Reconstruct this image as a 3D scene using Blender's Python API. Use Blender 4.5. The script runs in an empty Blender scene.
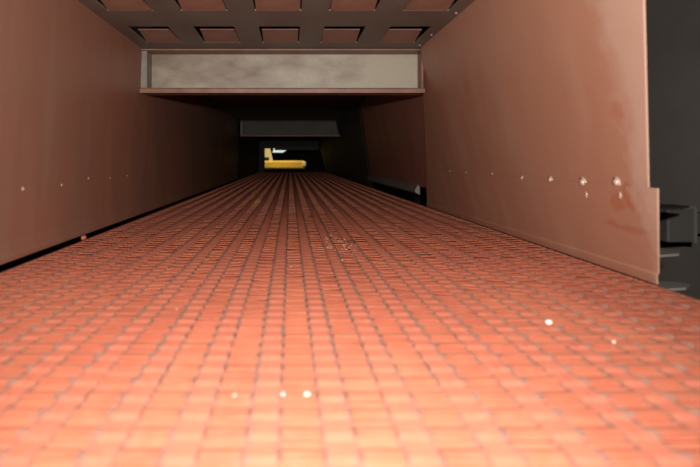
import bpy, bmesh, math, random
from mathutils import Vector, Matrix
random.seed(7)
C = bpy.context.scene.collection
S = bpy.context.scene

# ------------------------------------------------------------------ materials
def nt(name):
    m = bpy.data.materials.new(name); m.use_nodes = True
    n = m.node_tree; b = n.nodes['Principled BSDF']
    return m, n, b

def N(n, t, **kw):
    x = n.nodes.new(t)
    for k, v in kw.items():
        if k in x.inputs.keys() and not hasattr(x, k): x.inputs[k].default_value = v
        elif hasattr(x, k): setattr(x, k, v)
        else: x.inputs[k].default_value = v
    return x

def noise(n, vec, scale, detail=3, rough=.55):
    x = n.nodes.new('ShaderNodeTexNoise')
    x.inputs['Scale'].default_value = scale; x.inputs['Detail'].default_value = detail
    x.inputs['Roughness'].default_value = rough
    n.links.new(vec, x.inputs['Vector']); return x.outputs['Fac']

def ramp(n, fac, a, b, lo=0, hi=1):
    x = n.nodes.new('ShaderNodeMapRange')
    x.inputs[1].default_value = a; x.inputs[2].default_value = b
    x.inputs[3].default_value = lo; x.inputs[4].default_value = hi
    n.links.new(fac, x.inputs[0]); return x.outputs[0]

def math_(n, op, a, b=None):
    x = n.nodes.new('ShaderNodeMath'); x.operation = op
    for i, v in enumerate((a, b)):
        if v is None: continue
        if isinstance(v, (int, float)): x.inputs[i].default_value = v
        else: n.links.new(v, x.inputs[i])
    return x.outputs[0]

def mixc(n, fac, a, b):
    x = n.nodes.new('ShaderNodeMix'); x.data_type = 'RGBA'
    if isinstance(fac, (int, float)): x.inputs[0].default_value = fac
    else: n.links.new(fac, x.inputs[0])
    for i, v in ((6, a), (7, b)):
        if isinstance(v, tuple): x.inputs[i].default_value = (*v, 1)
        else: n.links.new(v, x.inputs[i])
    return x.outputs[2]

def mapping(n, vec, sc):
    x = n.nodes.new('ShaderNodeMapping'); x.inputs['Scale'].default_value = sc
    n.links.new(vec, x.inputs['Vector']); return x.outputs[0]

def bump(n, b, h, strength, dist=.002):
    x = n.nodes.new('ShaderNodeBump'); x.inputs['Strength'].default_value = strength
    x.inputs['Distance'].default_value = dist
    n.links.new(h, x.inputs['Height']); n.links.new(x.outputs[0], b.inputs['Normal'])

def plain(name, col, rough=.6, metal=0, var=.25, scale=14, stretch=(1, 1, 1), col2=None, spec=.3):
    m, n, b = nt(name)
    co = n.nodes.new('ShaderNodeTexCoord').outputs['Object']
    f = noise(n, mapping(n, co, stretch), scale, 5)
    c2 = col2 or tuple(c * (1 - var) for c in col)
    n.links.new(mixc(n, ramp(n, f, .35, .65), c2, col), b.inputs['Base Color'])
    b.inputs['Roughness'].default_value = rough; b.inputs['Metallic'].default_value = metal
    b.inputs['Specular IOR Level'].default_value = spec
    bump(n, b, noise(n, co, scale * 9, 3), .15)
    return m

COLP, X0, ROWP = .0653, -.6109, .0385       # column pitch, left edge of the first column, row pitch
TABW = .039

def deck_material():
    m, n, b = nt('rust_orange_deck_steel')
    co = n.nodes.new('ShaderNodeTexCoord').outputs['Object']
    sep = n.nodes.new('ShaderNodeSeparateXYZ'); n.links.new(co, sep.inputs[0])
    # worn grey lines along both sides of each tab column
    u = math_(n, 'DIVIDE', math_(n, 'SUBTRACT', sep.outputs[0], X0), COLP)
    fr = math_(n, 'FRACT', u)
    tabc = (COLP - TABW) / 2 / COLP
    d1 = math_(n, 'ABSOLUTE', math_(n, 'SUBTRACT', fr, tabc))
    d2 = math_(n, 'ABSOLUTE', math_(n, 'SUBTRACT', fr, 1 - tabc))
    d = math_(n, 'MINIMUM', d1, d2)
    line = ramp(n, d, .015, .085, 1, 0)
    wn = noise(n, mapping(n, co, (1, .5, 1)), 40, 3)
    line = math_(n, 'MULTIPLY', line, ramp(n, wn, .3, .65, .2, .95))
    big = noise(n, mapping(n, co, (1, .35, 1)), 5, 4)
    fine = noise(n, co, 55, 4, .65)
    strip = ramp(n, math_(n, 'ABSOLUTE', math_(n, 'SUBTRACT', fr, .5)), .28, .32)
    c = mixc(n, ramp(n, big, .35, .65), DECK_A, DECK_B)
    c = mixc(n, ramp(n, fine, .45, .75, 0, .35), c, DECK_DUST)
    c = mixc(n, math_(n, 'MULTIPLY', strip, .6), c, DECK_RED)
    c = mixc(n, line, c, DECK_GREY)
    n.links.new(c, b.inputs['Base Color'])
    n.links.new(ramp(n, fine, .3, .7, .68, .85), b.inputs['Roughness'])
    b.inputs['Specular IOR Level'].default_value = .15
    bump(n, b, noise(n, co, 160, 3), .25, .0012)
    return m

DECK_A = (.58, .17, .098); DECK_B = (.65, .215, .12); DECK_DUST = (.66, .31, .21)
DECK_RED = (.60, .172, .108); DECK_GREY = (.28, .16, .12)

def wall_material(name, c1, c2, dust, stains=(), rough=.42):
    m, n, b = nt(name)
    co = n.nodes.new('ShaderNodeTexCoord').outputs['Object']
    f = noise(n, mapping(n, co, (1, 1, .6)), 2.2, 4)
    f2 = noise(n, mapping(n, co, (1, 1, .15)), 9, 5, .6)
    c = mixc(n, ramp(n, f, .35, .65), c1, c2)
    c = mixc(n, ramp(n, f2, .5, .8, 0, .45), c, dust)
    for (p, r, sc, col, amt, edge) in stains:
        dn = n.nodes.new('ShaderNodeTexNoise'); dn.inputs['Scale'].default_value = 28; dn.inputs['Detail'].default_value = 4
        n.links.new(co, dn.inputs['Vector'])
        off = n.nodes.new('ShaderNodeVectorMath'); off.operation = 'SUBTRACT'
        n.links.new(dn.outputs['Color'], off.inputs[0]); off.inputs[1].default_value = (.5, .5, .5)
        ms = n.nodes.new('ShaderNodeVectorMath'); ms.operation = 'SCALE'; ms.inputs['Scale'].default_value = .07 * edge
        n.links.new(off.outputs[0], ms.inputs[0])
        ad = n.nodes.new('ShaderNodeVectorMath'); ad.operation = 'ADD'
        n.links.new(co, ad.inputs[0]); n.links.new(ms.outputs[0], ad.inputs[1])
        sb = n.nodes.new('ShaderNodeVectorMath'); sb.operation = 'SUBTRACT'
        n.links.new(ad.outputs[0], sb.inputs[0]); sb.inputs[1].default_value = p
        ml = n.nodes.new('ShaderNodeVectorMath'); ml.operation = 'MULTIPLY'
        n.links.new(sb.outputs[0], ml.inputs[0]); ml.inputs[1].default_value = sc
        ln = n.nodes.new('ShaderNodeVectorMath'); ln.operation = 'LENGTH'
        n.links.new(ml.outputs[0], ln.inputs[0])
        c = mixc(n, ramp(n, ln.outputs['Value'], r * (1 - .5 * min(edge, 1)) if edge < 2 else r * .2, r, amt, 0), c, col)
    n.links.new(c, b.inputs['Base Color'])
    n.links.new(ramp(n, f2, .3, .7, rough - .06, rough + .12), b.inputs['Roughness'])
    b.inputs['Specular IOR Level'].default_value = .35
    bump(n, b, noise(n, co, 3, 2), .5, .01)
    return m

def steel_web():
    m, n, b = nt('worn_grey_beam_steel')
    co = n.nodes.new('ShaderNodeTexCoord').outputs['Object']
    sep = n.nodes.new('ShaderNodeSeparateXYZ'); n.links.new(co, sep.inputs[0])
    f = noise(n, mapping(n, co, (1, 1, 2.2)), 5, 5)
    g = noise(n, mapping(n, co, (1, 1, 3)), 60, 4, .7)
    h = math_(n, 'ADD', f, math_(n, 'MULTIPLY', sep.outputs[0], .28))       # browner and darker towards the left end
    c = mixc(n, ramp(n, h, .26, .56), (.17, .115, .08), (.34, .29, .215))
    c = mixc(n, ramp(n, g, .5, .72, 0, .4), c, (.20, .14, .10))
    n.links.new(c, b.inputs['Base Color'])
    b.inputs['Roughness'].default_value = .5; b.inputs['Specular IOR Level'].default_value = .5
    bump(n, b, g, .2)
    return m

M = {}
M['deck'] = deck_material()
WR = [((.66, 1.083, -.068), .024, (1, 1.5, .6), (.33, .11, .06), .8, .5),
      ((.66, 1.125, -.085), .022, (1, .8, 1), (.33, .11, .06), .7, .6),
      ((.64, 1.05, .1), .03, (1, 1, .55), (.33, .10, .06), .6, 1.3),
      ((.655, 1.09, -.17), .04, (1, .6, 1.3), (.33, .12, .08), .35, 1),
      ((.68, 1.1, -.135), .05, (1, .45, 5), (.30, .09, .06), .5, .5),
      ((.64, .93, .25), .5, (1, 3.6, .35), (.42, .27, .205), .75, 1.5),
      ((.66, .99, -.10), .2, (1, 2.4, .8), (.42, .27, .205), .6, 1.5)]
M['wall_r'] = wall_material('rust_brown_side_wall', (.33, .145, .092), (.35, .17, .108), (.37, .215, .155), WR)
M['wall_r2'] = wall_material('red_brown_side_wall', (.27, .10, .065), (.30, .125, .08), (.26, .16, .12))
M['wall_l'] = wall_material('brown_side_wall', (.26, .105, .064), (.215, .10, .066), (.24, .155, .11))
M['grey'] = plain('dusty_grey_and_dimmed_steel', (.105, .098, .082), .55, 0, .35, 5)
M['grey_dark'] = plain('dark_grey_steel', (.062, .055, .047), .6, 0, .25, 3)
M['ceil'] = plain('brown_grey_ceiling_steel', (.165, .14, .11), .55, 0, .3, 6, (1, .5, 1), (.14, .10, .078))
M['tab'] = plain('red_brown_tab_steel', (.25, .12, .08), .5, 0, .25, 9)
M['flange'] = plain('rusty_beam_flange', (.25, .125, .085), .45, 0, .35, 12)
M['web'] = steel_web()
M['bolt'] = plain('dusty_bolt_steel', (.50, .36, .28), .35, .2, .2, 60, spec=.6)
M['trim'] = plain('grey_brown_ledge_steel', (.24, .20, .165), .5, 0, .3, 12)
M['bolt_l'] = plain('painted_bolt_steel', (.36, .21, .145), .45, 0, .2, 60)
M['outer'] = plain('dark_brown_grey_outer_steel', (.15, .13, .115), .6, 0, .2, 3)
M['black'] = plain('black_rubber_steel', (.02, .02, .02), .6, 0, .2, 12)
M['lightgrey'] = plain('light_grey_flange_steel', (.21, .185, .165), .5, 0, .15, 12)
M['yellow'] = plain('yellow_machine_paint', (.80, .43, .035), .4, 0, .18, 4)
M['yellow_pale'] = plain('pale_yellow_paint', (.85, .62, .22), .4, 0, .15, 4)  # paler yellow for the boom end and post
M['floor'] = plain('dark_concrete', (.05, .047, .043), .8, 0, .3, 3)
M['crumb'] = plain('pale_crumb_and_glint', (.78, .60, .53), .3, 0, .1, 60, spec=.6)
M['chip'] = plain('dark_rust_chip', (.12, .04, .025), .7, 0, .3, 60)
M['clump'] = plain('orange_dust_clump', (.42, .15, .09), .8, 0, .3, 60)
mw, n_, b_ = nt('daylight_behind_gap')
b_.inputs['Base Color'].default_value = (.8, .85, .8, 1)
b_.inputs['Emission Color'].default_value = (.93, 1, .93, 1); b_.inputs['Emission Strength'].default_value = .42
M['day'] = mw

# ------------------------------------------------------------------ mesh helpers
def link(name, bm, mat, parent=None, loc=None, smooth=False, mats=None):
    me = bpy.data.meshes.new(name)
    bm.normal_update(); bm.to_mesh(me); bm.free()
    for x in (mats or [mat]): me.materials.append(x)
    if smooth:
        for p in me.polygons: p.use_smooth = True
    o = bpy.data.objects.new(name, me); C.objects.link(o)
    if loc is not None: o.location = loc
    if parent: o.parent = parent
    return o

def tag(o, label, cat, group=None, kind=None):
    o['label'] = label; o['category'] = cat
    if group: o['group'] = group
    if kind: o['kind'] = kind
    return o

def struct(o): o['kind'] = 'structure'; return o

def empty(name, loc, rz=0):
    o = bpy.data.objects.new(name, None); C.objects.link(o)
    o.location = loc; o.rotation_euler = (0, 0, rz); o.empty_display_size = .05
    return o

def box(bm, x0, x1, y0, y1, z0, z1):
    v = [bm.verts.new(p) for p in ((x0,y0,z0),(x1,y0,z0),(x1,y1,z0),(x0,y1,z0),(x0,y0,z1),(x1,y0,z1),(x1,y1,z1),(x0,y1,z1))]
    for f in ((0,3,2,1),(4,5,6,7),(0,1,5,4),(1,2,6,5),(2,3,7,6),(3,0,4,7)): bm.faces.new([v[i] for i in f])
    return v

def prism(bm, pts, vec):
    """closed polygon pts (3D) extruded by vec"""
    a = [bm.verts.new(p) for p in pts]; b = [bm.verts.new(Vector(p) + Vector(vec)) for p in pts]
    n = len(a)
    bm.faces.new(a[::-1]); bm.faces.new(b)
    for i in range(n): bm.faces.new((a[i], a[(i+1) % n], b[(i+1) % n], b[i]))
    bmesh.ops.recalc_face_normals(bm, faces=bm.faces[:])

def bev(bm, w, seg=2):
    bmesh.ops.bevel(bm, geom=bm.edges[:], offset=w, segments=seg, profile=.5, affect='EDGES', clamp_overlap=True)

def sheet(bm, prof, y0, y1, th, outx, ny=1, y0f=None, y1f=None):
    """profile [(x,z)...] swept along y as a sheet of thickness th towards outx; y0f/y1f: end positions per z"""
    rows = []
    for k in range(ny + 1):
        r = []
        for off in (0, th * outx):
            for (x, z) in prof:
                a = y0f(z) if y0f else y0; b = y1f(z) if y1f else y1
                r.append(bm.verts.new((x + off, a + (b - a) * k / ny, z)))
        rows.append(r)
    n = len(prof)
    for k in range(ny):
        A, B = rows[k], rows[k+1]
        for i in range(n - 1):
            bm.faces.new((A[i], A[i+1], B[i+1], B[i])); bm.faces.new((A[n+i], B[n+i], B[n+i+1], A[n+i+1]))
        for i in (0, n - 1): bm.faces.new((A[i], B[i], B[n+i], A[n+i]))
    for R in (rows[0], rows[-1]):
        for i in range(n - 1): bm.faces.new((R[i], R[i+1], R[n+i+1], R[n+i]))
    bmesh.ops.recalc_face_normals(bm, faces=bm.faces[:])

ZD = -.24       # deck level (the camera is the origin)
ZC = .452       # ceiling level
xR = lambda z: .700 - .254 * (z + .24)
xL = lambda z: -.626 + .036 * (z + .24)
YEND = 11.0

# ------------------------------------------------------------------ the louvred deck
def build_deck():
    bm = bmesh.new()
    ncol = 20; y_start = -.10; nrow = int((YEND - y_start) / ROWP)
    hinge = .011
    for c in range(ncol):
        xa = X0 + c * COLP; xs = (COLP - TABW) / 2
        x1, x2 = xa + xs, xa + xs + TABW; xb = xa + COLP
        # strips between the columns
        for (a, b) in ((xa, x1), (x2, xb)):
            # the punching left the strips slightly rippled
            prev = None; ph = random.uniform(-.004, .004)
            for k in range(nrow + 1):
                for (dy, z) in ((0, 0), (.012, .0013), (.026, .0006)):
                    if k == nrow and dy: break
                    y = y_start + k * ROWP + dy
                    zz = z * random.uniform(.6, 1.2)
                    cur = (bm.verts.new((a, y, zz)), bm.verts.new((b, y, zz)))
                    if prev: bm.faces.new((prev[0], prev[1], cur[1], cur[0]))
                    prev = cur
        for r in range(nrow):
            y0 = y_start + r * ROWP + random.uniform(-.0012, .0012); yh = y_start + (r + 1) * ROWP
            jx = random.uniform(-.0012, .0012); sk = random.uniform(-.0008, .0008)
            H = .0045 + random.uniform(-.0009, .0012)
            yf = y0 + .0020                      # free edge, a short slot in front of it
            ym = y0 + .016; yn = yh - hinge
            L, R_ = x1 + .0012 + jx, x2 - .0012 + jx
            fl = bm.verts.new((L + .002, yf, H + sk)); fr = bm.verts.new((R_ - .002, yf, H - sk))
            ml = bm.verts.new((L + .001, ym, H * .72)); mr = bm.verts.new((R_ - .001, ym, H * .72))
            hl = bm.verts.new((L, yn, 0)); hr = bm.verts.new((R_, yn, 0))
            el = bm.verts.new((x1, yh, 0)); er = bm.verts.new((x2, yh, 0))
            h2l = bm.verts.new((x1, yn, 0)); h2r = bm.verts.new((x2, yn, 0))
            bm.faces.new((fl, fr, mr, ml)); bm.faces.new((ml, mr, hr, hl))
            bm.faces.new((h2l, h2r, er, el))
            # lip thickness, turned down a little
            gl = bm.verts.new((L + .002, yf + .0006, H + sk - .0011)); gr = bm.verts.new((R_ - .002, yf + .0006, H - sk - .0011))
            bm.faces.new((gl, gr, fr, fl))
            # pressed sides, worn grey
            for (f_, m_, h_, xx) in ((fl, ml, hl, x1), (fr, mr, hr, x2)):
                b0 = bm.verts.new((xx, yf + .003, 0)); b1 = bm.verts.new((xx, ym, 0)); b2 = bm.verts.new((xx, yn, 0))
                for q in ((f_, b0, b1, m_), (m_, b1, b2, h_)):
                    fc = bm.faces.new(q); fc.material_index = 1
            # slot floor bridge in front of the tab (short land)
            s = [bm.verts.new(p) for p in ((x1, y0 - .001, 0), (x2, y0 - .001, 0), (x2, ym, 0), (x1, ym, 0))]
            bm.faces.new(s)
    return bm
deck = empty('louvred_deck', (0, 0, ZD))
tag(deck, 'long rust-orange steel deck punched with rows of raised louvres, running between the walls', 'screen deck')
M['side'] = plain('worn_grey_louvre_side', (.34, .19, .145), .6, 0, .3, 60)
plate = link('louvred_plate', build_deck(), None, deck, mats=[M['deck'], M['side']])
# plain edge strips that stiffen the deck, right and left
bm = bmesh.new(); box(bm, X0 + 20 * COLP, .702, -.1, YEND - .02, -.006, .0); box(bm, X0 + 20 * COLP - .004, .70, -.1, YEND - .02, -.05, -.007)
link('edge_strip', bm, M['clump'], deck)
bm = bmesh.new(); box(bm, -.618, X0 , -.1, YEND - .02, -.03, 0)
link('edge_strip', bm, M['clump'], deck)

# ------------------------------------------------------------------ walls
# left wall, hung just clear of the deck with a rolled lower lip
prof = [(xL(ZC), ZC), (xL(.1), .1), (xL(-.035), -.035), (xL(-.18), -.18), (xL(-.2) + .004, -.203), (xL(-.2) + .010, -.213), (xL(-.2) + .009, -.2225), (xL(-.2) + .002, -.227)]
bm = bmesh.new(); sheet(bm, prof, .15, 6.6, .004, -1, 12)
wl = struct(link('wall_left', bm, M['wall_l']))
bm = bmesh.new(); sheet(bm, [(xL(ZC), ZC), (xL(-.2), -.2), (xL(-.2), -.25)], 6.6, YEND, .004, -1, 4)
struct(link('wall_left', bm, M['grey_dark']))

# right wall: upper panel, with the lower skirt plate lapped over it
edge = lambda z: .99 - .19 * (z + .02) if z > -.02 else .99
bm = bmesh.new()
sheet(bm, [(xR(ZC), ZC), (xR(.2), .2), (xR(-.035) , -.035), (xR(-.07), -.07)], 0, 0, .004, 1, 10, y0f=lambda z: .840 + .18 * (ZC - z) / .5, y1f=lambda z: 2.24 + .6 * (ZC - z) / .69)
wr = struct(link('wall_right', bm, M['wall_r']))
bm = bmesh.new()
sheet(bm, [(xR(-.050) - .0035, -.050), (xR(-.10) - .0035, -.10), (xR(-.212) - .0035, -.212), (xR(-.216) - .0065, -.2165), (xR(-.224) - .0065, -.2245), (xR(-.235) - .0055, -.2350)],
      0, 0, .004, 1, 8, y0f=lambda z: .984 + .075 * (-.035 - z) / .2, y1f=lambda z: 2.24 + .6 * (ZC - z) / .69)
skirt = link('skirt_plate', bm, M['wall_r'], wr)

def dome_bolt(r, nrm, washer=True):
    bm = bmesh.new()
    prof = [(r * 1.75, 0), (r * 1.75, r * .22), (r * 1.05, r * .25), (r, r * .6), (r * .72, r * .9), (r * .35, r * 1.05)] if washer else [(r, 0), (r, r*.3), (r*.8, r*.6), (r*.45, r*.8)]
    rings = []
    k = 12
    for (q, h) in prof:
        rings.append([bm.verts.new((q * math.cos(2*math.pi*i/k), q * math.sin(2*math.pi*i/k), h)) for i in range(k)])
    for a, b in zip(rings, rings[1:]):
        for i in range(k): bm.faces.new((a[i], a[(i+1) % k], b[(i+1) % k], b[i]))
    bm.faces.new(rings[-1]); bm.faces.new(rings[0][::-1])
    rot = Vector((0, 0, 1)).rotation_difference(Vector(nrm)).to_matrix().to_4x4()
    bm.transform(rot)
    return bm
first = None
NR = (-1, 0, -.254)
for (y, z, s) in ((1.112, -.0437, 1.1), (1.242, -.049, 1.2), (1.397, -.0487, .95), (1.57, -.0505, .75), (1.80, -.044, .4), (2.07, -.046, .35), (2.28, -.045, .35)):
    if first is None: first = link('bolt', dome_bolt(.0062, NR), M['bolt'], wr, smooth=True); o = first
    else: o = first.copy(); C.objects.link(o)
    o.location = (xR(z) - .0004, y, z); o.scale = (s,) * 3
# dried drips under two of the bolts
for (y, z) in ((1.108, -.068), (1.238, -.075)):
    bm = bmesh.new(); bmesh.ops.create_icosphere(bm, subdivisions=2, radius=.006)
    bm.transform(Matrix.Diagonal((.3, .9, 1.7, 1)))
    o = link('dried_drip', bm, M['bolt'], wr, (xR(z) - .0036, y, z), smooth=True)
fl = None
for (y, z, s) in ((1.30, -.067, .9), (1.52, -.068, .7), (1.72, -.056, .65), (1.93, -.062, .5), (2.13, -.06, .5)):
    if fl is None: fl = link('bolt', dome_bolt(.0042, (1, 0, 0)), M['bolt_l'], wl, smooth=True); o = fl
    else: o = fl.copy(); C.objects.link(o)
    o.location = (xL(z) - .0002, y, z); o.scale = (s,) * 3

# second and third panels of the right wall, set slightly outwards
y2 = lambda z: 2.22 + .6 * (ZC - z) / .69
bm = bmesh.new()
sheet(bm, [(xR(ZC) + .014, ZC), (xR(0) + .014, 0), (xR(-.14) + .014, -.14)], 0, 0, .004, 1, 4, y0f=y2, y1f=lambda z: 4.35 + .5 * (ZC - z) / .69)
struct(link('wall_right', bm, M['wall_r2']))
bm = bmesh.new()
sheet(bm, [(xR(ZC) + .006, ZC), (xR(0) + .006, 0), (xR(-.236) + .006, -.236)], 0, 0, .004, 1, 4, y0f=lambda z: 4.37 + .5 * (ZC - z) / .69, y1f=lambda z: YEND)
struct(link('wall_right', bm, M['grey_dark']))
# sloping ledge along the foot of the second panel
bm = bmesh.new()
prism(bm, [(xR(-.13) + .014, 3.0, -.132), (xR(-.16) - .010, 3.0, -.160), (xR(-.17) - .012, 3.0, -.170), (xR(-.17) - .006, 3.0, -.178), (xR(-.18) + .012, 3.0, -.186), (xR(-.14) + .02, 3.0, -.140)], (0, 1.9, 0))
struct(link('trim_1', bm, M['trim']))

# ------------------------------------------------------------------ ceiling, a punched plate with bent-up tabs
rows = [.512, .973, 1.434, 1.895, 2.60]
cols = [-.483 + .2235 * k for k in range(5)]
HW, HL = .070, .262
bm = bmesh.new()
xa_, xb_ = xL(ZC), xR(ZC)
ys = [.15]; 
for y in rows: ys += [y, y + HL]
ys.append(YEND)
xs = [xa_]
for x in cols: xs += [x - HW, x + HW]
xs.append(xb_)
for side, z in ((0, ZC), (1, ZC + .005)):
    g = [[bm.verts.new((x, y, z)) for y in ys] for x in xs]
    for i in range(len(xs) - 1):
        for j in range(len(ys) - 1):
            if i % 2 == 1 and j % 2 == 1: continue
            bm.faces.new((g[i][j], g[i][j+1], g[i+1][j+1], g[i+1][j]))
    if side == 0: g0 = g
for i in range(1, len(xs) - 1, 2):
    for j in range(1, len(ys) - 1, 2):
        q = [(i, j), (i+1, j), (i+1, j+1), (i, j+1)]
        for a, b in zip(q, q[1:] + q[:1]):
            bm.faces.new((g0[a[0]][a[1]], g0[b[0]][b[1]], g[b[0]][b[1]], g[a[0]][a[1]]))
ce = struct(link('ceiling', bm, M['ceil']))
first = None
for y in rows:
    for x in cols:
        if first is None:
            bm = bmesh.new()
            w = .066; up = .019
            prism(bm, [(-w, .130, up), (-w, .16, up * .86), (-w, HL * .75, up * .55), (-w, HL, 0), (-w, HL, .004), (-w, HL * .75, up * .55 + .004), (-w, .16, up * .86 + .004), (-w, .130, up + .004)], (2 * w, 0, 0))
            first = link('louvre_tab', bm, M['tab'], ce); o = first
        else: o = first.copy(); C.objects.link(o)
        o.location = (x, y, ZC + .0005)
        o.rotation_euler = (random.uniform(-.012, .004), 0, 0)
first = None
for (y, d) in ((2.02, 0), (1.72, 0), (2.2, 0)):
    if first is None: first = link('bolt', dome_bolt(.004, (0, 0, -1), False), M['bolt'], ce, smooth=True); o = first
    else: o = first.copy(); C.objects.link(o)
    o.location = (xR(ZC) - .014, y, ZC)

# cover over the punched ceiling so the holes read dark
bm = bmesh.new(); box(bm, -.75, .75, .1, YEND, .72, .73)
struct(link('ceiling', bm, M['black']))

# ------------------------------------------------------------------ cross beams
def beam(loc, label, x0=-.607, x1=.545, ends=True):
    e = empty('cross_beam', loc)
    tag(e, label, 'beam', 'channel beams across the ceiling')
    H = .178
    bm = bmesh.new(); box(bm, x0, x1, .085, .091, .004, H - .004)
    link('web', bm, M['web'], e)
    bm = bmesh.new(); box(bm, x0 - .001, x1 + .001, -.005, .09, H - .007, H); bev(bm, .0018)
    link('top_flange', bm, M['flange'], e)
    bm = bmesh.new()
    prism(bm, [(x0 - .002, 0, 0), (x0 - .002, 0, .016), (x0 - .002, .004, .0205), (x0 - .002, .012, .021), (x0 - .002, .016, .012), (x0 - .002, .085, .008), (x0 - .002, .09, 0)], (x1 - x0 + .004, 0, 0))
    link('bottom_flange', bm, M['flange'], e)
    bm = bmesh.new(); box(bm, x0 + .001, x0 + .026, .004, .084, .021, H - .008)
    link('end_plate', bm, M['trim'], e)
    bm = bmesh.new(); box(bm, x1 - .009, x1 - .002, .012, .084, .021, H - .008)
    link('end_plate', bm, M['flange'], e)
    return e
b1 = beam((0, 2.27, .2725), 'wide grey and rust steel channel beam nearest the camera, below the punched ceiling')
def copy_tree(o, parent=None):
    c = o.copy(); C.objects.link(c); c.parent = parent
    for ch in o.children: copy_tree(ch, c)
    return c
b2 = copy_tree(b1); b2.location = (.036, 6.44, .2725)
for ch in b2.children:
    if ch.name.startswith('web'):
        ch.data = ch.data.copy(); ch.data.materials[0] = M['grey']  # darker web colour here stands in for the weaker light down the tunnel
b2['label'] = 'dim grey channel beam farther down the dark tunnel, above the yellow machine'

# far end frame
bm = bmesh.new()
box(bm, -.75, .75, YEND, YEND + .02, .225, .72)
box(bm, -.64, -.495, YEND, YEND + .02, -.24, .225)
struct(link('wall_back', bm, M['grey_dark']))
bm = bmesh.new()
box(bm, -.3, .56, YEND - .06, YEND - .001, .19, .27)
struct(link('trim_2', bm, M['grey']))

# ------------------------------------------------------------------ outside: surrounding shed
bm = bmesh.new(); box(bm, -6, 6, -1.5, 21, -1.26, -1.2)
struct(link('floor', bm, M['floor']))
bm = bmesh.new(); box(bm, 1.32, 1.38, .1, 9, -1.2, 1.5)
struct(link('wall_outer', bm, M['outer']))
# back wall of the shed with a gap to the daylight
bm = bmesh.new()
prism(bm, [(-6, 20, -1.2), (6, 20, -1.2), (6, 20, .27), (-6, 20, .27)], (0, .2, 0))
prism(bm, [(-6, 20, .44), (6, 20, .44), (6, 20, 3), (-6, 20, 3)], (0, .2, 0))
prism(bm, [(-6, 20, .27), (-.66, 20, .27), (-.60, 20, .31), (-.60, 20, .44), (-6, 20, .44)], (0, .2, 0))
prism(bm, [(-.25, 20, .27), (6, 20, .27), (6, 20, .44), (0.02, 20, .44)], (0, .2, 0))
struct(link('wall_back', bm, M['black']))
bm = bmesh.new(); prism(bm, [(-.9, 20.3, .2), (.4, 20.3, .2), (.4, 20.3, .5), (-.9, 20.3, .5)], (0, .02, 0))
struct(link('window_1', bm, M['day']))

# ------------------------------------------------------------------ yellow machine
ym = empty('yellow_machine', (0, 14, -1.2))
tag(ym, 'yellow machine with a rounded boom and upright post, seen through the far end opening', 'machine')
bm = bmesh.new(); box(bm, -1.0, .375, -.1, .35, .975, 1.185); bev(bm, .045, 3)
link('boom', bm, M['yellow'], ym)
bm = bmesh.new(); box(bm, .3, .40, -.115, .30, 1.03, 1.16); bev(bm, .03, 3)
link('boom_end', bm, M['yellow_pale'], ym)
bm = bmesh.new()
prism(bm, [(-.95, -.05, 1.18), (-.43, -.05, 1.18), (-.50, -.05, 1.50), (-.95, -.05, 1.50)], (0, .2, 0)); bev(bm, .01, 1)
link('post', bm, M['yellow_pale'], ym)
bm = bmesh.new(); box(bm, -.66, -.52, -.075, -.04, 1.195, 1.27)
link('pin_cover', bm, M['black'], ym)
for x in (-.85,):
    bm = bmesh.new(); box(bm, x - .12, x + .12, 0, .25, 0, .98); bev(bm, .015, 1)
    link('leg', bm, M['yellow'], ym)

# ------------------------------------------------------------------ bracket and box outside the right wall
br = empty('stiffener_bracket', (.72, 1.2, -.3))
tag(br, 'stack of pointed steel flanges sticking out behind the near edge of the right wall', 'bracket')
bm = bmesh.new(); box(bm, -.012, -.006, -.06, .2, -.06, .17)
link('back_plate', bm, M['grey'], br)
def flange(pts, z, mat, t=.005):
    bm = bmesh.new(); prism(bm, [(x - .72, y - 1.2, z + .3) for (x, y) in pts], (0, 0, -t)); return link('flange', bm, mat, br)
f = flange([(.715, 1.17), (.86, 1.235), (.92, 1.29), (.90, 1.33), (.715, 1.35)], -.1055, M['black'], .004); f['label'] = 'black upper flange'
flange([(.715, 1.145), (.82, 1.18), (.865, 1.235), (.715, 1.285)], -.197, M['lightgrey'])
flange([(.715, 1.135), (.82, 1.160), (.85, 1.19), (.84, 1.21), (.715, 1.26)], -.264, M['lightgrey'])
cb = empty('cover_box', (1.165, 1.66, -.186))
tag(cb, 'small dark grey cover box on the outer wall behind the steel flanges', 'box')
bm = bmesh.new(); box(bm, -.08, .0, -.05, .05, -.052, .052); bev(bm, .006)
link('body', bm, M['grey_dark'], cb)
bm = bmesh.new(); box(bm, 0, .155, -.02, .02, -.03, .03)
link('mounting_arm', bm, M['grey_dark'], cb)
bm = bmesh.new(); box(bm, -.086, -.002, -.056, -.050, .046, .056); box(bm, -.008, .002, -.056, -.05, -.052, .046)
link('lid_rim', bm, M['grey'], cb)

# ------------------------------------------------------------------ debris and modelled flash glints on the deck
def lump(name, x, y, z, r, mat, label, cat, sc=(1, 1, .6), group=None):
    bm = bmesh.new(); bmesh.ops.create_icosphere(bm, subdivisions=2, radius=r)
    for v in bm.verts: v.co *= random.uniform(.75, 1.2)
    bm.transform(Matrix.Diagonal((*sc, 1)))
    zm = min(v.co.z for v in bm.verts)
    o = link(name, bm, mat, None, (x, y, z - zm), smooth=True)
    return tag(o, label, cat, group)
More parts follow.
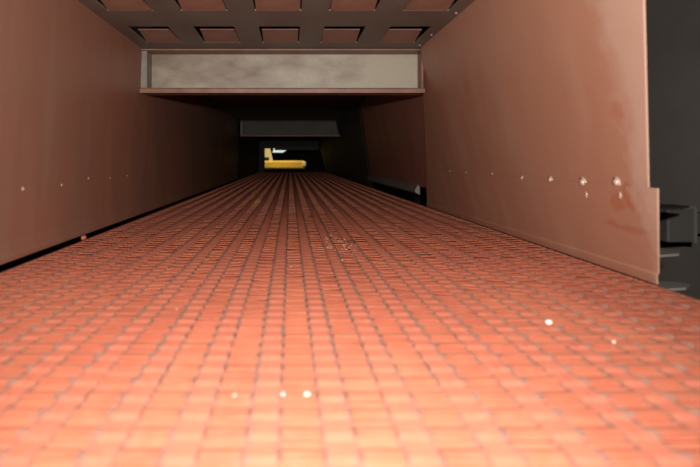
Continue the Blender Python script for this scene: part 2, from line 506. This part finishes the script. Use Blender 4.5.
# deck columns: strip centres lie between the tabs at X0 + k*COLP
sx = lambda k: X0 + k * COLP
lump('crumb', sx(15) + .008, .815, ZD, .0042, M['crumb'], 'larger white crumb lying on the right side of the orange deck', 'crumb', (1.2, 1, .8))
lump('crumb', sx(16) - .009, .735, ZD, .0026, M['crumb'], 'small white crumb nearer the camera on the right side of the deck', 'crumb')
lump('rust_flake', sx(12) + .004, 1.62, ZD, .0085, M['chip'], 'dark rust flake beside the sprinkle of white flecks on the deck', 'flake', (1.3, 1.2, .45))
lump('rust_flake', sx(11) - .02, 2.3, ZD + .006, .0085, M['chip'], 'dark rust flake farthest along the middle of the deck', 'flake', (1.3, 1.2, .45))
lump('dust_clump', -.617, 1.675, ZD + .0, .008, M['clump'], 'small orange dust clump bridging the black gap by the left wall', 'clump', (1.0, 1.9, .9))
bm = bmesh.new()  # dust specks together with flash glints modelled as pale flakes
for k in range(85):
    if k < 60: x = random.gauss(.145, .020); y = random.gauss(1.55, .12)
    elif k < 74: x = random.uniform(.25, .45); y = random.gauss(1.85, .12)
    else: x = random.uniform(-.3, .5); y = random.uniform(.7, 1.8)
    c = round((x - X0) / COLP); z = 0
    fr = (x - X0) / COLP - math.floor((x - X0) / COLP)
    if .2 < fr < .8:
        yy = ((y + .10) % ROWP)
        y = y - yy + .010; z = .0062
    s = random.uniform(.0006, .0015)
    if k >= 82: x, y, z, s = ((-.007, .560, .004, .0022), (.0176, .560, .004, .0022), (-.055, .558, .004, .0015))[k - 82]  # the last few are flash glints on the near tabs, built as flakes
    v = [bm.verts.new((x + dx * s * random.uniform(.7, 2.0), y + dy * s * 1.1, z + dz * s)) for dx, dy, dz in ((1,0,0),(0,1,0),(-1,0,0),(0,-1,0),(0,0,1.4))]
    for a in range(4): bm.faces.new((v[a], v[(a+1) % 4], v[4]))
o = link('fleck_and_glint', bm, M['crumb'], None, (0, 0, ZD + .0012))
tag(o, 'sprinkle of tiny white flecks and modelled flash glints on the deck right of centre', 'flecks', kind='stuff')

# ------------------------------------------------------------------ light: the flash above the lens, daylight at the far end
def lamp(kind, name, loc, energy, **kw):
    l = bpy.data.lights.new(name, kind); l.energy = energy
    for k, v in kw.items(): setattr(l, k, v)
    o = bpy.data.objects.new(name, l); C.objects.link(o); o.location = loc; return o
fl_ = lamp('SPOT', 'camera_flash', (.03, -.14, .115), 90, shadow_soft_size=.018, spot_size=math.radians(112), spot_blend=1.0, color=(1, .97, .92))
fl_.rotation_euler = Vector((0.0, 1, .055)).to_track_quat('-Z', 'Y').to_euler()
d = lamp('AREA', 'yard_daylight', (-.3, 12.6, 2.4), 9, size=1.2, spread=math.radians(70), color=(1, .98, .92))
d.rotation_euler = (Vector((-.3, 14, -.1)) - Vector((-.3, 12.6, 2.4))).to_track_quat('-Z', 'Y').to_euler()

w = bpy.data.worlds.new('dim_shed'); S.world = w; w.use_nodes = True
w.node_tree.nodes['Background'].inputs[0].default_value = (.5, .55, .6, 1)
w.node_tree.nodes['Background'].inputs[1].default_value = .004

# ------------------------------------------------------------------ camera
cd = bpy.data.cameras.new('camera'); co = bpy.data.objects.new('camera', cd); C.objects.link(co)
co.location = (0, 0, 0); co.rotation_euler = (math.pi / 2, 0, 0)
cd.sensor_width = 36; cd.lens = 28.8
cd.shift_x = (350 - 290) / 700; cd.shift_y = -73.5 / 700
cd.clip_start = .02; cd.clip_end = 100
cd.dof.use_dof = True; cd.dof.focus_distance = 2.3; cd.dof.aperture_fstop = 3.8
S.camera = co
S.view_settings.view_transform = 'Standard'; S.view_settings.look = 'None'
S.view_settings.gamma = 1; S.view_settings.use_curve_mapping = False
S.view_settings.exposure = 1.0
